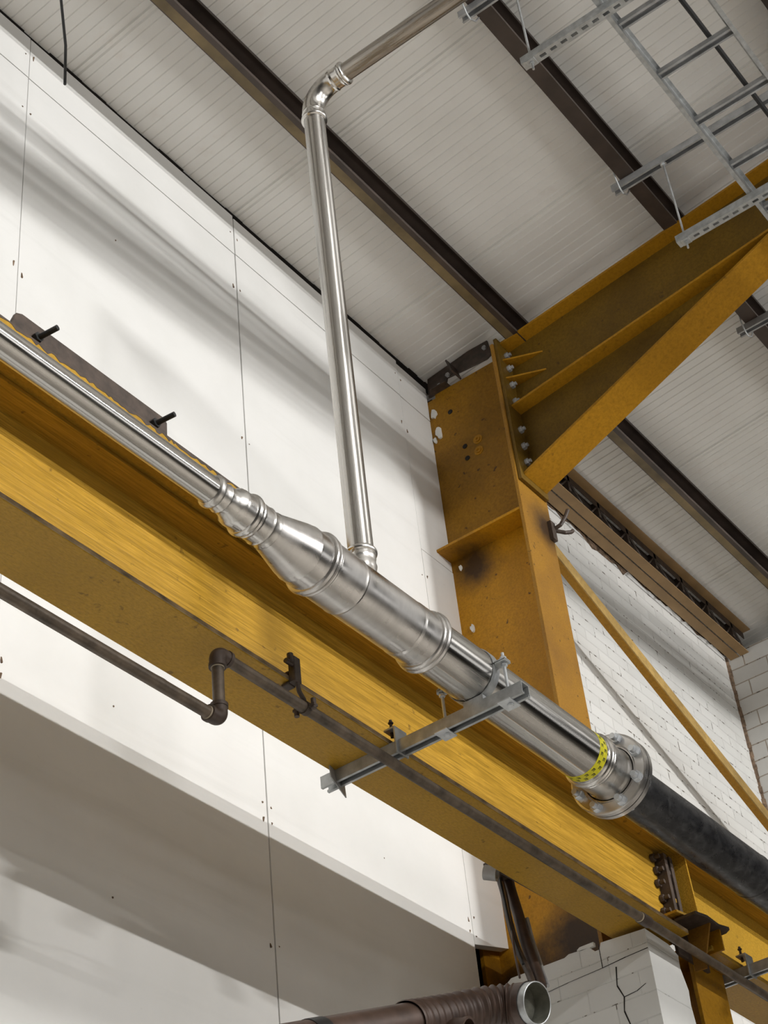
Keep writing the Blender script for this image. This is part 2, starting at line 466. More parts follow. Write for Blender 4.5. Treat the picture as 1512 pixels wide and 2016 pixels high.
# painted brick wall beyond the column, broken top edge
mb = MB()
top = []
x = 6.0
z0 = 6.30
while x < 9.27:
    top.append((x, z0 + 0.010 * (x - 6) + random.choice((0, 0, .012, .022, -.02)) - (0.03 if 7.5 < x < 8.0 else 0)))
    x += random.uniform(.035, .09)
top.append((9.28, 6.33))
mb.prism([(6.0, -1.6), (9.28, -1.6)] + top[::-1], 'y', YW, YW + .11)
structure(mb.build('wall_right', 'brick_y'))
mb = MB()
t2 = [(6.0, 6.37)]
x = 6.0
low = [(a, b - random.uniform(.01, .03)) for a, b in top]
hi = [(a + random.uniform(-.01, .01), 6.365 + random.uniform(-.012, .006)) for a, b in top]
mb.prism(low + hi[::-1], 'y', YW + .006, YW + .10)
structure(mb.build('trim_1', 'crumble'))
mb = MB(); mb.box(9.275, 9.5, 2.96, YW + .1, -1.6, 6.335); structure(mb.build('wall_end', 'brick_x'))
mb = MB(); mb.box(9.5, 20.9, YW, YW + .1, -1.6, 6.44); structure(mb.build('wall_beyond', 'brick_y'))
mb = MB()                                    # crumbled corner joint between the two brick walls
z = -1.0
while z < 6.30:
    h = random.uniform(.03, .075)
    a = random.uniform(.012, .034); b = random.uniform(.004, .018)
    if True:
        mb.prism([(9.275 - a * .35, YW - .012), (9.283, YW - .012 - b), (9.283, YW + .01), (9.275 - a, YW + .01)], 'z', z, z + h)
    z += h * .95
structure(mb.build('trim_2', 'crumble'))

# ------------------------------------------------------------------ roof purlins
def purlin(yback, label, x0=-13.9, x1=20.9, lip='purlin', wf=.0):
    zt = zc(yback - .04) - .002
    zb = zc(yback) - .187
    t = thing('roof_purlin', (3.0, yback, zb), label, 'purlin')
    yf = yback - .074
    mb = MB()
    mb.box(x0, x1, yback - .004, yback, zb, zt)
    mb.box(x0, x1, yf, yback - .004, zt - .004, zt)
    mb.box(x0, x1, yf, yf + .003, zt - .022, zt - .004)
    mb.build('channel_web', 'purlin', t)
    mb = MB()
    mb.box(x0, x1, yf + wf, yback - .0042, zb, zb + .004)
    mb.mat(1)
    if wf: mb.box(x0, x1, yf, yf + wf, zb, zb + .004)
    mb.box(x0, x1, yf, yf + .003, zb + .004, zb + .020)
    mb.build('bottom_flange', [lip, 'purlin'], t)
    for k in (0, 1):
        xx = 3.775 + 2.4 * k
        for dz in (.12, .06):
            mb = MB(); mb.cyl((xx, yback - .018, zb + dz), (xx, yback - .003, zb + dz), .009, 8); mb.build('bolt', 'galv_dull', t)
    t['group'] = 'roof purlins'
    return t
purlin(2.893, 'dark brown roof purlin nearest the white wall, behind the pipe bend', lip='purlin_lip', wf=.026)
purlin(1.930, 'dark brown roof purlin with the cable ladder channels clamped under it')
purlin(0.95, 'dark brown roof purlin beyond the cable ladder, furthest from the white wall')

# ------------------------------------------------------------------ column
XW = 5.955
t = thing('steel_column', (5.955, 3.2, -1.6), 'tall ochre painted steel I-section column standing against the white wall under the rafter', 'column')
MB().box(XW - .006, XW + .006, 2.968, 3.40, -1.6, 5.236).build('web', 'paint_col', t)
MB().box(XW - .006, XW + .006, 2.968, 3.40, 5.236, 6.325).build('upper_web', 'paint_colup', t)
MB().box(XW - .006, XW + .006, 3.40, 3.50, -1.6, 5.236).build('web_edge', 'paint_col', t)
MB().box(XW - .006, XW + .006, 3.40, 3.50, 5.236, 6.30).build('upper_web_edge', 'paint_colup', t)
MB().box(5.824, 6.090, 2.950, 2.968, -1.6, 6.31).build('front_flange', 'paint_flange', t, bevel=.002)
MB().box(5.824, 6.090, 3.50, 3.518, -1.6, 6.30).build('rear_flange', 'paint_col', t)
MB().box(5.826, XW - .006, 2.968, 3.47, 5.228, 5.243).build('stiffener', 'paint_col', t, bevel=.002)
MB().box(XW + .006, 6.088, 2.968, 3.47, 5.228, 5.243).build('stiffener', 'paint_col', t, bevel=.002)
for (y, z, r) in ((3.192, 5.884, .022), (3.197, 5.812, .022)):
    mb = MB(); mb.lathe((XW - .006, y, z), (-1, 0, 0), [(-.001, r * 1.25), (.003, r * 1.2), (.003, r * .75), (.008, r * .7), (.008, r * .35), (.003, r * .3)], 20, False, True)
    mb.build('plug_boss', 'paint_col', t)
for (y, z) in ((3.271, 5.884), (3.267, 5.803), (3.324, 6.156)):
    mb = MB(); mb.cyl((XW - .0085, y, z), (XW - .005, y, z), .014, 14)
    mb.build('bolt_hole', 'void', t)
for (y, z, s) in ((3.42, 6.20, .05), (3.405, 6.05, .055), (3.435, 6.02, .03), (3.40, 5.17, .022), (3.385, 4.80, .030)):
    mb = MB()
    pts = []
    for k in range(11):
        a = 2 * PI * k / 11; rr = s * random.uniform(.45, .9)
        pts.append((y + rr * math.cos(a) * .45, z + rr * math.sin(a)))
    mb.prism(pts, 'x', XW - .018, XW - .005)
    f = mb.build('filler_patch', 'white_flake', t); f['label'] = 'white filler smeared on the column edge'
mb = MB()                                    # heat-darkened lug plate with hook on the front face
mb.tube([(6.085, 2.946, 5.235), (6.088, 2.90, 5.245), (6.10, 2.875, 5.285), (6.115, 2.86, 5.33)], .010, 8)
mb.tube([(6.085, 2.946, 5.235), (6.12, 2.90, 5.215), (6.155, 2.885, 5.23), (6.175, 2.885, 5.25)], .010, 8)
mb.box(6.05, 6.088, 2.93, 2.951, 5.16, 5.27)
mb.build('lug', 'dark_steel', t)

# ------------------------------------------------------------------ rafter and haunch
t = thing('steel_rafter', (5.955, 2.9, 5.4), 'brown and ochre painted steel rafter with tapered haunch bolted to the tall column', 'rafter')
y0, y1 = 2.93, -12.0
def zu(y): return 6.325 + .107 * (2.91 - y)     # underside of top flange
def zl(y): return 5.891 + .125 * (2.91 - y)     # underside of bottom flange
def slab(za, zb_, xa, xb, ya_, yb_, name, mat, parent, bevel=.0015):
    mb = MB()
    mb.prism([(ya_, za(ya_)), (yb_, za(yb_)), (yb_, zb_(yb_)), (ya_, zb_(ya_))], 'x', xa, xb)
    return mb.build(name, mat, parent, bevel=bevel)
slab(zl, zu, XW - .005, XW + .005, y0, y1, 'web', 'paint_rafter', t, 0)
slab(zu, lambda y: zu(y) + .014, XW - .087, XW + .087, y0, y1, 'top_flange', 'paint_haunch', t)
slab(zl, lambda y: zl(y) + .013, XW - .087, XW + .087, y0, y1, 'bottom_flange', 'paint_haunch', t)
def zh(y): return 5.447 + .405 * (2.93 - y)
yend = 1.345
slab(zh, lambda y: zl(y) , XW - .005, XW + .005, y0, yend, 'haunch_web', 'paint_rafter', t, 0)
slab(lambda y: zh(y) - .006, lambda y: zh(y) + .010, 5.863, 6.066, y0, yend, 'haunch_flange', 'paint_haunch', t)
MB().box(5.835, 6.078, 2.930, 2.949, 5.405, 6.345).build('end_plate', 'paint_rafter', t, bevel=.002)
for z in (6.205, 6.080):
    mb = MB(); mb.prism([(5.953, 2.930), (5.865, 2.930), (5.880, 2.90), (5.953, 2.735)], 'z', z, z + .010)
    mb.build('gusset', 'paint_haunch', t)
for z in (6.283, 6.193, 6.078, 5.965, 5.774, 5.666, 5.563):
    for sx in (-1, 1):
        mb = MB(); xx = XW + sx * .048
        mb.hexnut((xx, 2.931, z - .02), (0, -1, 0), .019, .018); mb.cyl((xx, 2.914, z - .02), (xx, 2.900, z - .02), .010, 10)
        mb.build('bolt', 'galv_dull', t)
mb = MB(); mb.box(5.995, 6.020, 2.80, 2.93, 5.45, 5.452); 
# eaves bracket above the column head
t = thing('eaves_bracket', (5.95, 3.2, 6.33), 'dark rusty folded bracket on top of the column head under the roof sheets', 'bracket')
mb = MB(); mb.prism([(3.03, 6.38), (3.04, 6.485), (3.16, 6.488), (3.43, 6.455), (3.44, 6.33), (3.33, 6.335), (3.31, 6.39), (3.18, 6.375), (3.06, 6.365)], 'x', 5.945, 5.958)
mb.build('side_plate', 'dark_steel', t, bevel=.002)
mb = MB(); mb.obox((5.90, 3.24, 6.37), (.045, 0, 0), (0, .012, .045), (0, .004, -.002)); mb.build('bent_tab', 'dark_steel', t)
mb = MB(); mb.prism([(5.90, 3.30), (5.955, 3.30), (5.955, 3.43), (5.90, 3.40)], 'z', 6.325, 6.331); mb.build('base_tab', 'dark_steel', t)
for (y, z) in ((3.06, 6.44), (3.30, 6.40), (3.36, 6.36)):
    mb = MB(); mb.hexnut((5.945, y, z), (-1, 0, 0), .014, .012); mb.build('bolt', 'galv_dull', t)

# ------------------------------------------------------------------ lattice girder over the brick wall
t = thing('lattice_girder', (7.7, 3.35, 6.28), 'tan painted lattice girder running over the brick wall top under the roof', 'girder')
xa, xb = 6.10, 9.272
MB().box(xa, xb, 3.355, 3.418, 6.290, 6.296).build('bottom_chord', 'tan', t)
MB().box(xa, xb, 3.285, 3.345, 6.290, 6.296).build('bottom_chord', 'tan', t)
MB().box(xa, xb, 3.418, 3.448, 6.345, 6.352).build('rear_ledge', 'tan', t)
MB().box(xa, xb, 3.236, 3.290, 6.445, 6.451).build('top_chord', 'tan', t)
MB().box(xa, xb, 3.290, 3.296, 6.40, 6.451).build('top_chord_leg', 'dark_steel', t)
MB().box(xa, xb, 3.330, 3.336, 6.395, 6.44).build('top_chord_leg', 'dark_steel', t)
x = 6.35
while x < 9.1:
    mb = MB(); mb.tube([(x, 3.30, 6.298), (x + .13, 3.30, 6.43)], .006, 8); mb.build('lacing_bar', 'dark_steel', t)
    mb = MB(); mb.tube([(x + .13, 3.30, 6.43), (x + .27, 3.30, 6.298)], .006, 8); mb.build('lacing_bar', 'dark_steel', t)
    mb = MB(); mb.box(x + .10, x + .125, 3.29, 3.33, 6.33, 6.44); mb.build('hanger_clip', 'dark_steel', t)
    x += .33

# ------------------------------------------------------------------ diagonal brace on the brick wall
t = thing('diagonal_brace', (7.7, 3.2, 5.2), 'speckled ochre steel angle brace slanting down across the white brick wall', 'brace')
a = Vector((6.02, 3.20, 5.815)); b = Vector((9.26, 3.20, 4.600))
d = (b - a).normalized(); nrm = Vector((-d.z, 0, d.x))
if nrm.z < 0: nrm = -nrm
c = (a + b) / 2; hl = d * ((b - a).length / 2)
mb = MB(); mb.obox(c - nrm * .045, hl, nrm * .038, (0, .004, 0)); mb.build('face_leg', 'paint_brace', t, bevel=.001)
mb = MB(); mb.obox(c - nrm * .081 + Vector((0, .023, 0)), hl, nrm * .004, (0, .020, 0)); mb.build('flat_leg', 'paint_haunch', t)

# ------------------------------------------------------------------ crane runway beams
def runway(label, x0, x1, xe0, xe1, matk, c0, c1):
    t = thing('crane_beam', ((x0 + x1) / 2, 2.65, 2.85), label, 'beam', 'crane runway beams')
    MB().box(xe0, xe1, 2.644, 2.657, 2.868, 3.262).build('web', matk, t)
    mb = MB(); mb.box(x0, x1, 2.539, 2.761, 2.850, 2.868)
    mb.build('bottom_flange', 'paint_beam2', t, bevel=.003)
    MB().box(c0, c1, 2.555, 2.745, 3.262, 3.276).build('top_flange', 'paint_beam', t)
    mb = MB()
    mb.box(c0, c1, 2.420, 2.880, 3.2765, 3.300)
    mb.box(c0, c1, 2.420, 2.432, 3.255, 3.2765)
    mb.box(c0, c1, 2.868, 2.880, 3.255, 3.2765)
    mb.build('cap_channel', 'paint_beam2', t, bevel=.002)
    return t
t1 = runway('long ochre crane runway beam passing behind the stainless pipe, left of the bolted splice', -9.0, 5.72, -9.0, 5.782, 'paint_beam', -9.0, 5.80)
MB().box(-9.0, 5.71, 2.5365, 2.5392, 2.852, 2.866).build('flange_edge', 'edge_rust', t1)
mb = MB()
x = 1.2; up = []; lo = []
while x < 4.3:
    lo.append((x, 3.2965 - random.uniform(0, .014) * (1.0 if 2.0 < x < 3.0 else .3))); x += random.uniform(.006, .02)
mb.prism([(1.2, 3.3005)] + lo + [(x, 3.3005)], 'y', 2.4192, 2.4202)
f = mb.build('rust_stain', 'dark_steel', t1); f['label'] = 'ragged dark rust along the top edge'
t2 = runway('ochre crane runway beam right of the bolted splice, behind the black pipe', 5.90, 20.8, 5.86, 20.8, 'paint_beam2', 5.803, 20.8)
# cope the left end of the second beam with a stiffener
mb = MB(); mb.prism([(2.548, 2.868), (2.6435, 2.868), (2.6435, 3.262), (2.556, 3.262)], 'x', 5.868, 5.878)
mb.build('end_stiffener', 'paint_beam', t2)
MB().box(5.70, 5.865, 2.66, 2.672, 2.90, 3.25).build('splice_plate', 'dark_steel', t1)
for side in (5.79, 5.835):
    mb = MB(); mb.box(side - .012, side + .012, 2.60, 2.644, 2.95, 3.24); mb.build('splice_angle', 'dark_steel', t1)
for i, z in enumerate((2.99, 3.05, 3.11, 3.17, 3.22)):
    for dx in (0, .052):
        mb = MB(); xx = 5.752 + dx + (.012 if i % 2 else 0)
        mb.hexnut((xx, 2.642, z), (0, -1, 0), .017, .016); mb.cyl((xx, 2.628, z), (xx, 2.606, z), .009, 10)
        mb.build('bolt', 'paint_beam' if i < 3 and dx else 'dark_steel', t1)

# bearing bracket between beams and crane post
t = thing('bearing_bracket', (5.82, 2.53, 2.86), 'dark flame-cut bearing bracket with gusset where the two crane beams meet', 'bracket')
mb = MB(); mb.prism([(5.73, 2.50), (5.80, 2.485), (5.90, 2.49), (5.955, 2.475), (5.975, 2.50), (5.975, 2.60), (5.73, 2.60)], 'z', 2.925, 2.937)
mb.build('shelf_plate', 'dark_steel', t, bevel=.001)
mb = MB(); mb.prism([(2.50, 2.925), (2.60, 2.925), (2.60, 2.76), (2.552, 2.76), (2.545, 2.80)], 'x', 5.838, 5.848); mb.build('gusset', 'paint_flange', t)
mb = MB(); mb.box(5.73, 5.975, 2.60, 2.612, 2.80, 2.925); mb.build('rear_plate', 'dark_steel', t)
mb = MB(); mb.box(5.915, 5.925, 2.50, 2.60, 2.84, 2.925); mb.build('gusset', 'paint_col', t)
mb = MB(); mb.prism([(5.70, 2.56), (5.80, 2.545), (5.80, 2.64), (5.70, 2.64)], 'z', 2.945, 2.955); mb.build('shelf_plate', 'paint_beam', t)

# crane post below the splice
t = thing('crane_post', (5.99, 2.74, -1.6), 'brown ochre steel post carrying the crane beam splice beside the cracked brick pier', 'column')
MB().box(5.862, 6.118, 2.615, 2.632, -1.6, 2.84).build('front_flange', 'paint_haunch', t, bevel=.002)
MB().box(5.985, 5.996, 2.632, 2.86, -1.6, 2.84).build('web', 'paint_col', t)
MB().box(5.862, 6.118, 2.86, 2.876, -1.6, 2.84).build('rear_flange', 'paint_col', t)
MB().box(5.80, 6.12, 2.612, 2.88, 2.8405, 2.8485).build('cap_plate', 'paint_haunch', t)

# cracked painted brick pier
t = thing('brick_pier', (5.63, 2.9, -1.6), 'white painted brick pier with a stepped crack, under the crane beam', 'pier')
mb = MB()
mb.prism([(2.605, -1.6), (3.24, -1.6), (3.24, 2.80), (3.19, 2.832), (2.95, 2.828), (2.93, 2.836), (2.84, 2.83), (2.82, 2.808), (2.80, 2.808), (2.79, 2.832), (2.605, 2.820)], 'x', 5.486, 5.52)
mb.box(5.52, 5.70, 2.605, 3.24, -1.6, 2.805)
mb.mat(1)
mb.prism([(5.4865, -1.6), (5.775, -1.6), (5.770, 2.3), (5.762, 2.48), (5.745, 2.60), (5.752, 2.66), (5.72, 2.74), (5.725, 2.79), (5.66, 2.815), (5.4865, 2.821)], 'y', 2.6035, 2.62)
mb.build('brickwork', ['block_x', 'block_y'], t)
mb = MB()
def crack(pts, w):
    for (p, q) in zip(pts[:-1], pts[1:]):
        p = Vector((5.4850, p[0], p[1])); q = Vector((5.4850, q[0], q[1]))
        dd = (q - p); nn = Vector((0, -dd.z, dd.y)).normalized() * w
        mb.add([p - nn, p + nn, q + nn * .7, q - nn * .7], [(0, 1, 2, 3)])
crack([(2.745, 2.72), (2.755, 2.65), (2.735, 2.60), (2.745, 2.55), (2.725, 2.47), (2.735, 2.40), (2.70, 2.33), (2.71, 2.2)], .003)
crack([(2.735, 2.60), (2.68, 2.605), (2.64, 2.62)], .0018)
crack([(2.605, 2.745), (2.70, 2.742), (2.80, 2.735), (2.80, 2.83)], .0018)
crack([(2.80, 2.735), (2.95, 2.73), (3.10, 2.72)], .0012)
cr = mb.build('crack', 'void', t); cr['label'] = 'dark stepped crack'
for yy in (2.82, 2.90):
    mb = MB(); mb.prism([(5.486, 2.90 - .08), (5.50, 2.82), (5.50, 2.90), (5.486, 2.88)], 'z', 2.83, 2.846)
mb.build('loose_mortar', 'white_flake', t)

# ------------------------------------------------------------------ stainless pipe run
XF = 4.665
t = thing('stainless_pipe', (3.335, 2.226, 2.87), 'shiny stainless steel pipe with reducer, riser and bolted flange before the crane beam', 'pipe')
O = (0, 2.226, 2.953); DX = (1, 0, 0)
def ring(prof, name, mat, seg=64, **k): mb = MB(); mb.lathe(O, DX, prof, seg, **k); return mb.build(name, mat, t)
ring([(-3.0, .038), (2.70, .038)], 'small_pipe', 'ss_x')
def bead(x, r0, amp, w):
    return [(x + w * q, r0 + amp * math.sqrt(max(0, 1 - q * q))) for q in (-1, -.8, -.5, -.2, .2, .5, .8, 1)]
red = [(2.668, .0385)] + bead(2.681, .0405, .0065, .011) + [(2.697, .0405), (2.712, .0405), (2.716, .0425), (2.722, .0405), (2.738, .0415), (2.752, .0465), (2.760, .0535), (2.770, .0550), (2.795, .0548), (2.800, .0548)]
red += bead(2.812, .055, .008, .011) + [(2.825, .0555), (2.829, .058), (2.835, .0555), (2.868, .0550), (2.872, .057), (2.878, .0545), (2.893, .0540), (2.900, .0560)]
ring(red, 'press_coupling', 'ss_fit')
ring([(2.899, .0562), (2.915, .0580), (3.010, .0815), (3.030, .0845), (3.033, .0857), (3.037, .0850), (3.075, .0850)], 'reducer_cone', 'ss_sat')
tee = [(3.072, .0848)] + bead(3.093, .0855, .0105, .010) + [(3.104, .088)] + bead(3.110, .086, .0065, .006) + [(3.120, .0870), (3.225, .0870), (3.232, .0885), (3.238, .0855), (3.500, .0855), (3.505, .0845), (3.511, .0870), (3.575, .0868), (3.582, .087)] + bead(3.594, .0865, .0085, .009) + bead(3.611, .0865, .0125, .011) + [(3.624, .0845)]
ring(tee, 'tee_fitting', 'ss_sat')
ring([(3.60, .0842), (4.56, .0842)], 'large_pipe', 'ss_x', 96)
hub = [(4.515, .0845), (4.520, .0865)] + bead(4.532, .087, .0085, .009) + [(4.543, .089), (4.548, .0915), (4.553, .0885), (4.575, .0885), (4.600, .0880), (4.632, .0870), (4.642, .0895), (4.650, .092), (4.658, .092)]
ring(hub, 'stub_end', 'ss_fit')
fl = ring([(XF - .012, .099), (XF - .016, .104), (XF - .016, .137), (XF - .013, .1425), (XF + .006, .1425), (XF + .006, .095), (XF - .012, .095), (XF - .012, .099)], 'backing_flange', 'ss_sat', 96)
for k in range(8):
    a = 2 * PI * (k + .5) / 8 + .12
    yy = 2.226 + .120 * math.cos(a); zz = 2.953 + .120 * math.sin(a)
    mb = MB(); mb.lathe((XF - .016, yy, zz), (-1, 0, 0), [(0, .019), (.003, .019), (.003, .016)], 20); 
    mb.hexnut((XF - .019, yy, zz), (-1, 0, 0), .0185, .016)
    mb.cyl((XF - .030, yy, zz), (XF - .052, yy, zz), .0105, 14)
    mb.cyl((XF + .0, yy, zz), (XF + .035, yy, zz), .009, 10)
    mb.hexnut((XF + .031, yy, zz), (1, 0, 0), .0165, .013)
    mb.build('bolt', 'zinc', t)
# branch and riser
RXX, RY = 3.335, 2.226
def vr(prof, name, mat): mb = MB(); mb.lathe((RXX, RY, 0), (0, 0, 1), prof, 48); return mb.build(name, mat, t)
vr([(2.99, .0395), (3.060, .0400), (3.072, .0425), (3.082, .0400), (3.096, .0405), (3.100, .042), (3.108, .0402)] + bead(3.122, .0405, .0070, .010) + [(3.134, .0385)], 'branch_socket', 'ss_fit')
vr([(3.110, .038), (5.11, .038)], 'riser_pipe', 'ss_z')
ZE = 5.243; RB = .098
pts = [(RXX, RY, 5.135)] + [(RXX, RY - RB + RB * math.cos(a), ZE - RB + RB * math.sin(a)) for a in [PI / 2 * k / 12 for k in range(13)]] + [(RXX, RY - RB - .01, ZE)]
mb = MB(); mb.tube(pts, .0405, 40, False)
mb.lathe((RXX, RY, 0), (0, 0, 1), [(5.090, .0385)] + bead(5.100, .040, .0075, .009) + [(5.110, .0400), (5.125, .041), (5.130, .043), (5.138, .0405)], 40)
mb.lathe((RXX, 0, ZE), (0, -1, 0), [(-RY + RB - .002, .0405), (-RY + RB + .006, .0425), (-RY + RB + .012, .0395), (-RY + RB + .036, .0395), (-RY + RB + .040, .042)] + [(l - RY + RB + .052, r) for l, r in [(q * .009, .039 + .0065 * math.sqrt(max(0, 1 - q * q))) for q in (-1, -.8, -.5, -.2, .2, .5, .8, 1)]] + [(-RY + RB + .063, .034)], 40)
mb.build('elbow', 'ss_fit', t)
mb = MB(); mb.lathe((RXX, 0, ZE), (0, -1, 0), [(-RY + RB + .03, .0335), (9.0, .0335)], 40, False, True); f = mb.build('cross_pipe', 'ss_y', t)
f['label'] = 'brown-stained horizontal stainless pipe leading off at the top'
# yellow adhesive tape with dark marks
mb = MB(); mb.lathe(O, DX, [(4.462, .0844), (4.4625, .0850), (4.5055, .0850), (4.506, .0844)], 96)
tp = mb.build('tape_band', 'tape', t); tp['label'] = 'yellow tape band with small dark marks'
mb = MB()
for k in range(18):
    a = 2 * PI * k / 18
    for dxm, ph in ((4.470, 0), (4.488, .45)):
        aa = a + ph * 2 * PI / 18; R_ = .0853
        for (u0, u1, v0, v1) in ((0, .012, 0, .035), (0, .0035, .03, .14), (.005, .0075, .03, .11), (.0095, .012, .03, .14)):
            q = [(dxm + u0, aa + v0), (dxm + u1, aa + v0), (dxm + u1, aa + v1), (dxm + u0, aa + v1)]
            mb.add([(x_, 2.226 + R_ * math.cos(b_), 2.953 + R_ * math.sin(b_)) for x_, b_ in q], [(0, 1, 2, 3)])
mb.build('tape_print', 'tape_ink', tp)

# black pipe bolted on behind the flange
t = thing('black_pipe', (5.7, 2.226, 2.87), 'black steel pipe bolted to the flange at the right end of the stainless pipe', 'pipe')
mb = MB(); mb.lathe(O, DX, [(XF + .030, .0842), (5.66, .0842), (5.664, .0855), (5.668, .0862), (5.674, .0855), (5.678, .0842), (20.0, .0842)], 64); mb.build('pipe', 'black_pipe', t)
mb = MB(); mb.lathe(O, DX, [(XF + .010, .095), (XF + .010, .1425), (XF + .029, .1425), (XF + .031, .105), (XF + .045, .090), (XF + .045, .084)], 96); mb.build('mating_flange', 'ss_sat', t)
mb = MB(); mb.lathe(O, DX, [(XF + .0065, .09), (XF + .0065, .137), (XF + .0098, .137), (XF + .0098, .09)], 64); mb.build('gasket', 'gasket', t)
mb = MB()
for k in range(7):
    a = .35 + k * .13
    mb.obox((XF + .036, 2.226 + .098 * math.cos(a), 2.953 + .098 * math.sin(a)), (.004, 0, 0), (0, -.010 * math.sin(a), .010 * math.cos(a)), (0, .004 * math.cos(a), .004 * math.sin(a)))
mb.build('locking_ring', 'zinc', t)

# ------------------------------------------------------------------ strut supports under the crane beam
def strut(X, y0, y1, label, clamp_ring):
    t = thing('strut_support', (X, 2.45, 2.81), label, 'bracket', 'galvanised channel brackets under the crane beam')
    g = .0206; zb, zt = 2.808, 2.8492
    mb = MB()
    mb.box(X - g, X + g, y0, y1, zt - .0025, zt)
    for s in (-1, 1):
        xa, xb = sorted((X + s * g, X + s * (g - .0025)))
        mb.box(xa, xb, y0, y1, zb, zt - .0025)
        xa, xb = sorted((X + s * (g - .0025), X + s * .011))
        mb.box(xa, xb, y0, y1, zb, zb + .0022)
        xa, xb = sorted((X + s * .011, X + s * .0130))
        mb.box(xa, xb, y0, y1, zb + .0022, zb + .008)
    mb.build('channel', 'galv', t)
    # beam clamp at the room side of the flange
    mb = MB(); mb.box(X - .033, X + .030, 2.503, 2.509, zb - .004, 2.895); mb.box(X - .033, X + .030, 2.509, 2.545, 2.889, 2.895)
    mb.build('beam_clamp', 'galv', t, bevel=.001)
    mb = MB(); mb.cyl((X - .01, 2.530, 2.872), (X - .01, 2.530, 2.935), .005, 10); mb.hexnut((X - .01, 2.530, 2.8955), (0, 0, 1), .010, .008); mb.hexnut((X - .01, 2.530, 2.922), (0, 0, 1), .0085, .006)
    mb.build('set_screw', 'dark_steel', t)
    # tilted clamp plate on the wall side
    mb = MB(); mb.obox((X - .004, 2.752, 2.822), (.052, .012, -.010), (0, .0025, .001), (.004, .004, .030)); mb.build('beam_clamp', 'galv_dull', t, bevel=.001)
    if clamp_ring:
        for y, sgn in ((2.112, -1), (2.340, 1)):
            mb = MB(); mb.cyl((X, y, 2.800), (X, y, 2.985), .005, 12); mb.build('threaded_rod', 'zinc', t)
            mb = MB(); mb.obox((X, y + .006, 2.8055), (.030, 0, 0), (0, .022, 0), (0, 0, .0025)); mb.hexnut((X, y, 2.803), (0, 0, -1), .010, .008)
            mb.build('square_washer', 'zinc', t, bevel=.001)
            for z0_ in (2.949, 2.955):
                pass
            mb = MB()
            mb.hexnut((X, y, 2.962), (0, 0, 1), .010, .009); mb.hexnut((X, y, 2.944), (0, 0, -1), .010, .009)
            mb.build('nut', 'zinc', t)
        r0, r1 = .0848, .0875
        for a0, a1, zz in ((0, PI, .0015), (PI, 2 * PI, -.0015)):
            mb = MB()
            seg = 36
            vs = []
            for k in range(seg + 1):
                a = a0 + (a1 - a0) * k / seg
                for (xx, r) in ((X - .016, r0), (X + .016, r0), (X + .016, r1), (X - .016, r1)):
                    vs.append((xx, 2.226 + r * math.cos(a), 2.953 + zz + r * math.sin(a)))
            fs = []
            for k in range(seg):
                for j in range(4):
                    fs.append((k * 4 + j, k * 4 + (j + 1) % 4, (k + 1) * 4 + (j + 1) % 4, (k + 1) * 4 + j))
            mb.add(vs, fs)
            for s in (-1, 1):
                ya_, yb_ = sorted((2.226 + s * .085, 2.226 + s * .128))
                z_ = 2.953 + zz * 2
                mb.prism([(X - .016, ya_), (X + .016, ya_), (X + .016, yb_ - .006), (X + .008, yb_), (X - .008, yb_), (X - .016, yb_ - .006)], 'z', z_ - .0018, z_ + .0018)
            mb.build('pipe_clamp_half', 'galv', t)
        mb = MB(); mb.box(X - .02, X + .02, 2.19, 2.26, 2.8492, 2.867); mb.build('saddle', 'galv', t)
    return t
strut(3.862, 2.055, 2.805, 'galvanised channel bracket clamped under the crane beam and holding the stainless pipe', True)
strut(6.150, 1.95, 2.805, 'galvanised channel bracket at the lower right edge, right of the crane post', True)

# ------------------------------------------------------------------ brown gas pipe under the beam
t = thing('gas_pipe', (3.1, 2.525, 2.55), 'thin brown screwed pipe with a step down, running below the crane beam edge', 'pipe')
GY, GZ, GL, GX, r = 2.525, 2.772, 2.560, 3.033, .0168
MB().cyl((GX + .035, GY, GZ), (20, GY, GZ), r, 24).build('upper_pipe', 'gas', t)
MB().cyl((-9, GY, GL), (GX - .035, GY, GL), r, 24).build('lower_pipe', 'gas', t)
MB().cyl((GX, GY, GL + .03), (GX, GY, GZ - .03), r, 24).build('drop_pipe', 'gas', t)
def elb(cx, cz, sx, sz, name):
    mb = MB(); R_ = .022; rr = .0225
    pts = [(cx + sx * .044, GY, cz)] + [(cx + sx * (R_ - R_ * math.sin(a)), GY, cz + sz * (R_ - R_ * math.cos(a))) for a in [PI / 2 * k / 8 for k in range(9)]] + [(cx, GY, cz + sz * .044)]
    mb.tube(pts, rr, 24)
    for p, q in (((cx + sx * .036, GY, cz), (cx + sx * .047, GY, cz)), ((cx, GY, cz + sz * .036), (cx, GY, cz + sz * .047))):
        mb.cyl(p, q, .0245, 24)
    mb.mat(1)
    mb.cyl((cx + sx * .047, GY, cz), (cx + sx * .051, GY, cz), .0185, 20); mb.cyl((cx, GY, cz + sz * .047), (cx, GY, cz + sz * .050), .0185, 20)
    mb.build(name, ['gas_fit', 'thread_seal'], t)
elb(GX, GZ, 1, -1, 'elbow'); elb(GX, GL, -1, 1, 'elbow')
MB().cyl((5.30, GY, GZ), (5.36, GY, GZ), .0215, 24).build('socket', 'gas_fit', t)
mb = MB(); mb.cyl((5.295, GY, GZ), (5.299, GY, GZ), .020, 20); mb.build('thread_seal', 'thread_seal', t)
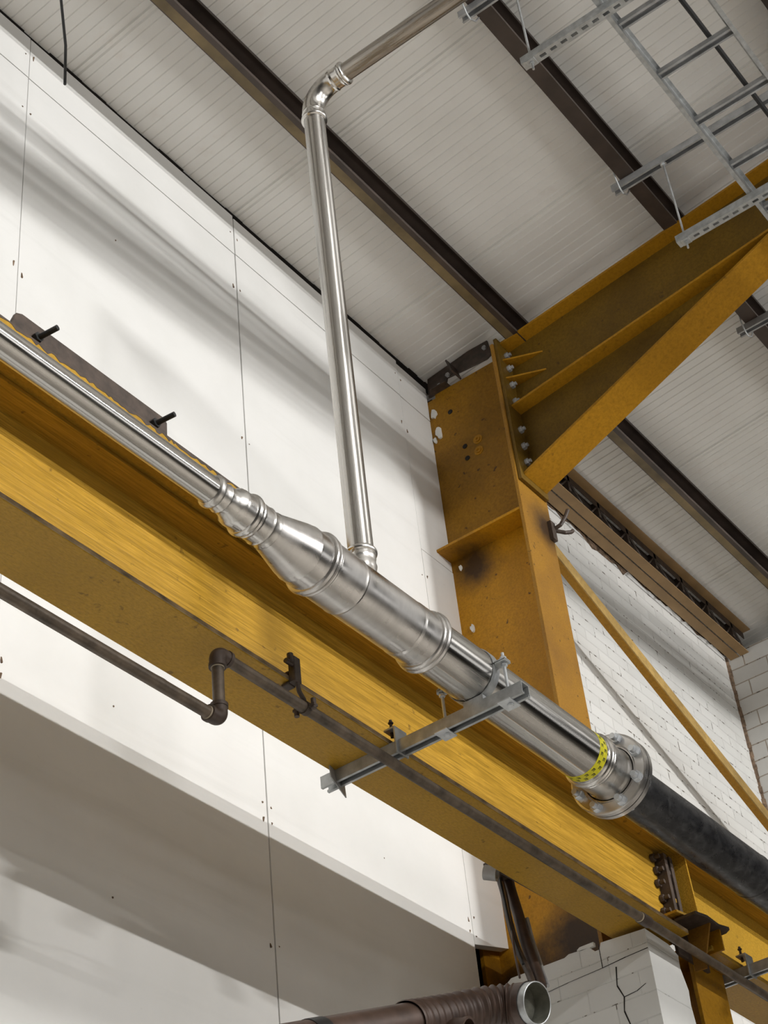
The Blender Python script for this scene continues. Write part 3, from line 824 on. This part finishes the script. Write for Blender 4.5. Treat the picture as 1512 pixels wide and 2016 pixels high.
def gas_hanger(x):
    t = thing('pipe_hanger', (x, 2.53, 2.75), 'dark iron beam clamp and pipe ring holding the thin brown pipe to the beam edge', 'pipe hanger')
    mb = MB(); mb.box(x - .045, x - .015, 2.512, 2.536, 2.838, 2.925); mb.box(x - .045, x - .015, 2.536, 2.570, 2.872, 2.882); mb.box(x - .045, x - .015, 2.536, 2.566, 2.836, 2.847)
    mb.build('beam_clamp', 'dark_steel', t, bevel=.003)
    mb = MB(); mb.cyl((x - .055, 2.518, 2.895), (x - .055, 2.518, 2.925), .010, 10); mb.cyl((x - .075, 2.520, 2.895), (x - .045, 2.520, 2.895), .008, 10); mb.build('clamp_screw', 'dark_steel', t)
    mb = MB(); mb.tube([(x - .028, 2.52, 2.840), (x - .018, 2.522, 2.815), (x + .004, GY, 2.802), (x + .008, GY, 2.792)], .007, 10); mb.build('hanger_rod', 'dark_steel', t)
    mb = MB(); mb.lathe((x + .008, GY, GZ), (1, 0, 0), [(-.009, .0172), (-.009, .0205), (.009, .0205), (.009, .0172)], 28)
    mb.build('pipe_ring', 'dark_steel', t)
    for s in (-1, 1):
        mb = MB(); mb.obox((x + .008, GY + s * .029, GZ + s * .004), (.009, 0, 0), (0, .010, 0), (0, 0, .004)); mb.cyl((x + .008, GY + s * .031, GZ - .014), (x + .008, GY + s * .031, GZ + .018), .008, 10)
        mb.build('ring_bolt', 'dark_steel', t)
gas_hanger(3.405)
# cable run clipped along the lower pipe
pts = [(-9, GY + .015, GL + .022)] + [(x, GY + .014, GL + .021 + (.006 * math.sin(x * 5))) for x in (0, 1, 1.8, 2.2, 2.5)] + [(2.72, GY + .02, GL + .034), (2.85, GY + .03, GL + .050), (2.94, GY + .04, GL + .048), (2.985, GY + .05, GL + .040)]
o = MB().tube(pts, .0045, 8).build('power_cable', 'black'); tag(o, 'thin black cable lying along the top of the lower brown pipe', 'cable')
t = thing('cable_clip', (2.99, 2.56, 2.58), 'small galvanised clip holding the black cable beside the lower pipe elbow', 'clip')
MB().box(2.945, 3.010, GY + .030, GY + .034, GL + .015, GL + .055).build('plate', 'galv', t)
mb = MB(); mb.cyl((2.965, GY + .018, GL + .035), (2.965, GY + .040, GL + .035), .006, 8); mb.build('screw', 'dark_steel', t)

# ------------------------------------------------------------------ black rail plate on the beam
t = thing('rail_stop_plate', (2.5, 2.47, 3.30), 'long flat black plate with two bolts standing on top of the crane beam', 'plate')
mb = MB(); mb.prism([(2.185, 3.300), (2.175, 3.34), (2.195, 3.398), (2.215, 3.408), (2.76, 3.408), (2.772, 3.395), (2.772, 3.300)], 'y', 2.455, 2.470); mb.build('plate', 'dark_steel', t, bevel=.002)
for x in (2.265, 2.715):
    mb = MB(); mb.cyl((x, 2.455, 3.352), (x + .01, 2.385, 3.355), .008, 12); mb.lathe((x, 2.455, 3.352), (0, -1, 0), [(0, .016), (.014, .015)], 6, False, True); mb.build('bolt', 'black', t)

# hanging rod at the top left
o = MB().tube([(2.800, 3.05, 6.50), (2.832, 3.02, 6.1), (2.853, 3.00, 5.74), (2.856, 3.00, 5.505)], .0058, 10).build('hanging_rod', 'black')
tag(o, 'thin black rod hanging loose from the roof at the top left', 'rod')

# ------------------------------------------------------------------ cable ladder and its trapeze hangers
t = thing('cable_ladder', (5.0, 1.2, 5.9), 'galvanised cable ladder with rungs hung below the second purlin at top right', 'cable ladder')
LZ = 5.905
def rail(y, s):
    mb = MB()
    mb.box(2.6, 12, min(y, y + s * .0025), max(y, y + s * .0025), LZ, LZ + .06)
    mb.box(2.6, 12, min(y, y - s * .016), max(y, y - s * .016), LZ, LZ + .0025)
    mb.box(2.6, 12, min(y, y + s * .018), max(y, y + s * .018), LZ + .0575, LZ + .06)
    mb.build('side_rail', 'galv', t)
rail(1.365, -1); rail(1.015, 1)
for k in range(-5, 24):
    x = 4.322 + .318 * k
    mb = MB()
    mb.box(x - .020, x - .0175, 1.02, 1.36, LZ + .012, LZ + .034); mb.box(x + .0175, x + .020, 1.02, 1.36, LZ + .012, LZ + .034)
    mb.box(x - .020, x + .020, 1.02, 1.36, LZ + .034, LZ + .0365)
    mb.box(x - .0175, x - .009, 1.02, 1.36, LZ + .012, LZ + .0145)
    mb.box(x + .011, x + .0175, 1.02, 1.36, LZ + .012, LZ + .0145)
    mb.build('rung', 'galv_dull', t)
for y, z, rr, lab in ((1.115, LZ + .048, .011, 'thick black cable lying on the rungs of the cable ladder'),):
    o = MB().tube([(2.6, y, z), (3.8, y + .005, z), (4.5, y - .004, z), (5.2, y - .008, z), (6.5, y, z), (12, y, z)], rr, 10).build('power_cable', 'black'); tag(o, lab, 'cable')
def trapeze(X, label):
    t = thing('trapeze_hanger', (X, 1.35, 5.86), label, 'hanger', 'trapeze hangers under the cable ladder')
    g = .0206
    # lower channel, slotted back turned down
    z0, z1 = 5.862, 5.9035
    ya, yb = .60, 1.752
    mb = MB()
    for s in (-1, 1):
        a_, b_ = sorted((X + s * g, X + s * (g - .0025)))
        mb.box(a_, b_, ya, yb, z0 + .0025, z1)
        a_, b_ = sorted((X + s * (g - .0025), X + s * .011))
        mb.box(a_, b_, ya, yb, z1 - .0025, z1)
    # slotted back
    y = yb - .03; mb.box(X - g, X + g, y, yb, z0, z0 + .0025)
    while y > ya + .06:
        mb.box(X - g, X - .007, y - .050, y, z0, z0 + .0025); mb.box(X + .007, X + g, y - .050, y, z0, z0 + .0025)
        mb.box(X - .007, X + .007, y - .050, y - .028, z0, z0 + .0025)
        y -= .050
    mb.box(X - g, X + g, ya, y, z0, z0 + .0025)
    mb.build('lower_channel', 'galv', t)
    # upper channel, open side down
    z0, z1 = 6.398, 6.438
    ya, yb = .60, 1.985
    mb = MB(); mb.box(X - g, X + g, ya, yb, z1 - .0025, z1)
    for s in (-1, 1):
        a_, b_ = sorted((X + s * g, X + s * (g - .0025))); mb.box(a_, b_, ya, yb, z0, z1)
        a_, b_ = sorted((X + s * (g - .0025), X + s * .011)); mb.box(a_, b_, ya, yb, z0, z0 + .0025)
    mb.build('upper_channel', 'galv_dull', t)
    mb = MB(); mb.tube([(X - .065, 1.935, 6.470), (X - .05, 1.940, 6.44), (X - .028, 1.94, 6.385), (X + .0, 1.94, 6.368), (X + .035, 1.935, 6.385), (X + .065, 1.93, 6.44), (X + .09, 1.925, 6.472)], .004, 8)
    mb.build('u_bolt', 'galv', t)
    for y in (1.712, .70):
        mb = MB(); mb.cyl((X, y, 5.815), (X, y, 6.41), .005, 12); mb.build('threaded_rod', 'galv', t)
        mb = MB(); mb.box(X - .020, X + .020, y - .020, y + .020, 5.8575, 5.8617); mb.hexnut((X, y, 5.8573), (0, 0, -1), .010, .008); mb.build('lower_nut', 'galv', t, bevel=.001)
        mb = MB(); mb.hexnut((X, y, 6.397), (0, 0, -1), .010, .008); mb.lathe((X, y, 6.3975), (0, 0, -1), [(0, .016), (.002, .016)], 16, False, True); mb.build('upper_nut', 'zinc', t)
    return t
tr = trapeze(4.185, 'galvanised trapeze hanger carrying the cable ladder at the top edge of the picture')
copy_tree(tr, (5.465, 1.35, 5.86), 'galvanised trapeze hanger with threaded rod in front of the ochre rafter')
copy_tree(tr, (6.745, 1.35, 5.86), 'galvanised trapeze hanger under the purlin just beyond the haunched rafter')

# ------------------------------------------------------------------ unseen slats and bar, added to cast shadow bands on the wall
mb = MB()
def zt_(x, z): return z + .05 * (x - 3)
for z0_, z1_ in ((5.630, 5.643), (5.657, 5.796), (5.806, 5.866), (5.876, 5.887), (5.896, 5.900)):
    mb.prism([(-4, zt_(-4, z0_)), (15, zt_(15, z0_)), (15, zt_(15, z1_)), (-4, zt_(-4, z1_))], 'y', .28, .30)
structure(mb.build('shadow_slats', 'galv_dull'))  # unseen, slit and sloped to shape the shadow band high on the wall
mb = MB(); mb.box(-13.9, 20.9, -3.1, -3.0, 4.89, 5.0); structure(mb.build('shadow_bar', 'galv_dull'))  # unseen bar added to block the near lamp row low on the wall

# ------------------------------------------------------------------ duct, hose and cables behind the pier
t = thing('flue_pipe', (4.6, 2.9, 2.2), 'brown flue duct with corrugated bend and open grey mouth beside the brick pier', 'duct')
base = [Vector(p) for p in ((3.3, 3.12, 1.86), (3.9, 3.05, 2.08), (4.45, 2.95, 2.28))]
mb = MB(); mb.tube(base, .062, 28); mb.build('straight_duct', 'duct', t)
mb = MB(); mb.lathe((4.02, 3.03, 2.12), (base[2] - base[1]), [(-.03, .063), (-.03, .068), (.03, .068), (.03, .063)], 28); mb.build('joint_band', 'black', t)
P = [Vector(p) for p in ((4.40, 2.955, 2.262), (4.52, 2.965, 2.31), (4.64, 2.95, 2.355), (4.745, 2.905, 2.392), (4.81, 2.85, 2.405), (4.838, 2.795, 2.398))]
def catmull(P, n):
    out = []
    Q = [P[0] * 2 - P[1]] + P + [P[-1] * 2 - P[-2]]
    for i in range(1, len(Q) - 2):
        for k in range(n):
            s = k / n
            a_, b_, c_, d_ = Q[i - 1], Q[i], Q[i + 1], Q[i + 2]
            out.append(.5 * ((2 * b_) + (c_ - a_) * s + (2 * a_ - 5 * b_ + 4 * c_ - d_) * s * s + (3 * b_ - a_ - 3 * c_ + d_) * s ** 3))
    out.append(P[-1]); return out
cp = catmull(P, 20)
mb = MB(); mb.tube(cp, [.067 + .004 * math.sin(i * .95) for i in range(len(cp))], 32, False); mb.build('corrugated_bend', 'duct', t)
dd = (P[-1] - P[-2]).normalized()
dd = Vector((-.12, -.93, -.28)).normalized()
mb = MB(); mb.lathe(P[-1] - dd * .01, dd, [(0, .070), (.05, .071), (.052, .073), (.058, .073)], 40)
mb.build('collar', 'duct', t)
mb = MB(); mb.lathe(P[-1] - dd * .01, dd, [(.055, .070), (.085, .070), (.086, .068), (.085, .066)], 40); mb.build('end_ring', 'galv', t)
mb = MB(); mb.lathe(P[-1] - dd * .01, dd, [(.085, .066), (.02, .064), (.015, .0)], 40); mb.build('mouth', 'duct_in', t)
mb = MB(); mb.lathe((4.60, 2.90, 2.27), (.1, -.95, -.25), [(-.1, .045), (.03, .045), (.032, .048), (.045, .048), (.045, .040), (0, .040), (0, 0)], 28); mb.build('side_branch', 'duct', t)
# bundle of cables and trunking hanging from the beam down to the flue
t = thing('cable_bundle', (5.2, 3.0, 2.7), 'bundle of dark conduits and cables dropping from the crane beam to the flue duct', 'cable bundle')
def strand(pts, r, mat, name, seg=12): mb = MB(); mb.tube(catmull([Vector(p) for p in pts], 8), r, seg); return mb.build(name, mat, t)
strand([(5.262, 3.01, 3.10), (5.252, 3.0, 3.04), (5.226, 2.97, 2.925), (5.178, 2.93, 2.791), (5.125, 2.88, 2.658), (5.06, 2.83, 2.54)], .021, 'duct', 'conduit')
strand([(5.215, 3.02, 3.09), (5.197, 3.0, 3.008), (5.163, 2.975, 2.885), (5.120, 2.935, 2.745), (5.07, 2.88, 2.63), (5.01, 2.83, 2.53)], .013, 'dark_steel', 'conduit')
strand([(5.165, 2.985, 3.04), (5.150, 2.97, 2.95), (5.128, 2.955, 2.85), (5.10, 2.93, 2.75)], .006, 'tan', 'sheath')
strand([(5.15, 2.98, 3.05), (5.125, 2.96, 2.95), (5.10, 2.94, 2.85), (5.085, 2.92, 2.75), (5.05, 2.88, 2.64)], .005, 'black', 'cable')
strand([(5.235, 2.94, 2.90), (5.215, 2.92, 2.80), (5.17, 2.88, 2.69), (5.11, 2.83, 2.56)], .007, 'galv_dull', 'cable')
strand([(5.06, 2.91, 2.78), (5.02, 2.89, 2.68), (4.96, 2.85, 2.55)], .004, 'duct', 'cable')
mb = MB(); mb.box(5.13, 5.26, 2.96, 3.03, 3.085, 3.12); mb.prism([(2.758, 2.869), (2.775, 2.869), (3.03, 3.12), (3.0, 3.12)], 'x', 5.16, 5.20); mb.build('saddle_clamp', 'dark_steel', t)
mb = MB(); mb.lathe((5.10, 2.98, 3.05), (.3, -.8, -.3), [(-.03, .028), (.02, .028), (.02, .018), (-.01, .014)], 20, True, True); mb.build('cable_gland', 'galv_dull', t)
# odd metal pieces in the dark cavity
t = thing('cavity_bracket', (5.75, 3.6, 2.9), 'dark folded metal bracket inside the black gap behind the brick pier', 'bracket')
mb = MB(); mb.prism([(5.72, 3.00), (5.86, 2.93), (5.98, 2.95), (5.98, 2.90), (5.72, 2.88)], 'y', 3.62, 3.64); mb.build('plate', 'dark_steel', t)
mb = MB(); mb.box(5.70, 5.73, 3.45, 3.66, 2.70, 2.90); mb.build('leg', 'dark_steel', t)

for o in list(bpy.data.objects):
    if '_o' in o: del o['_o']
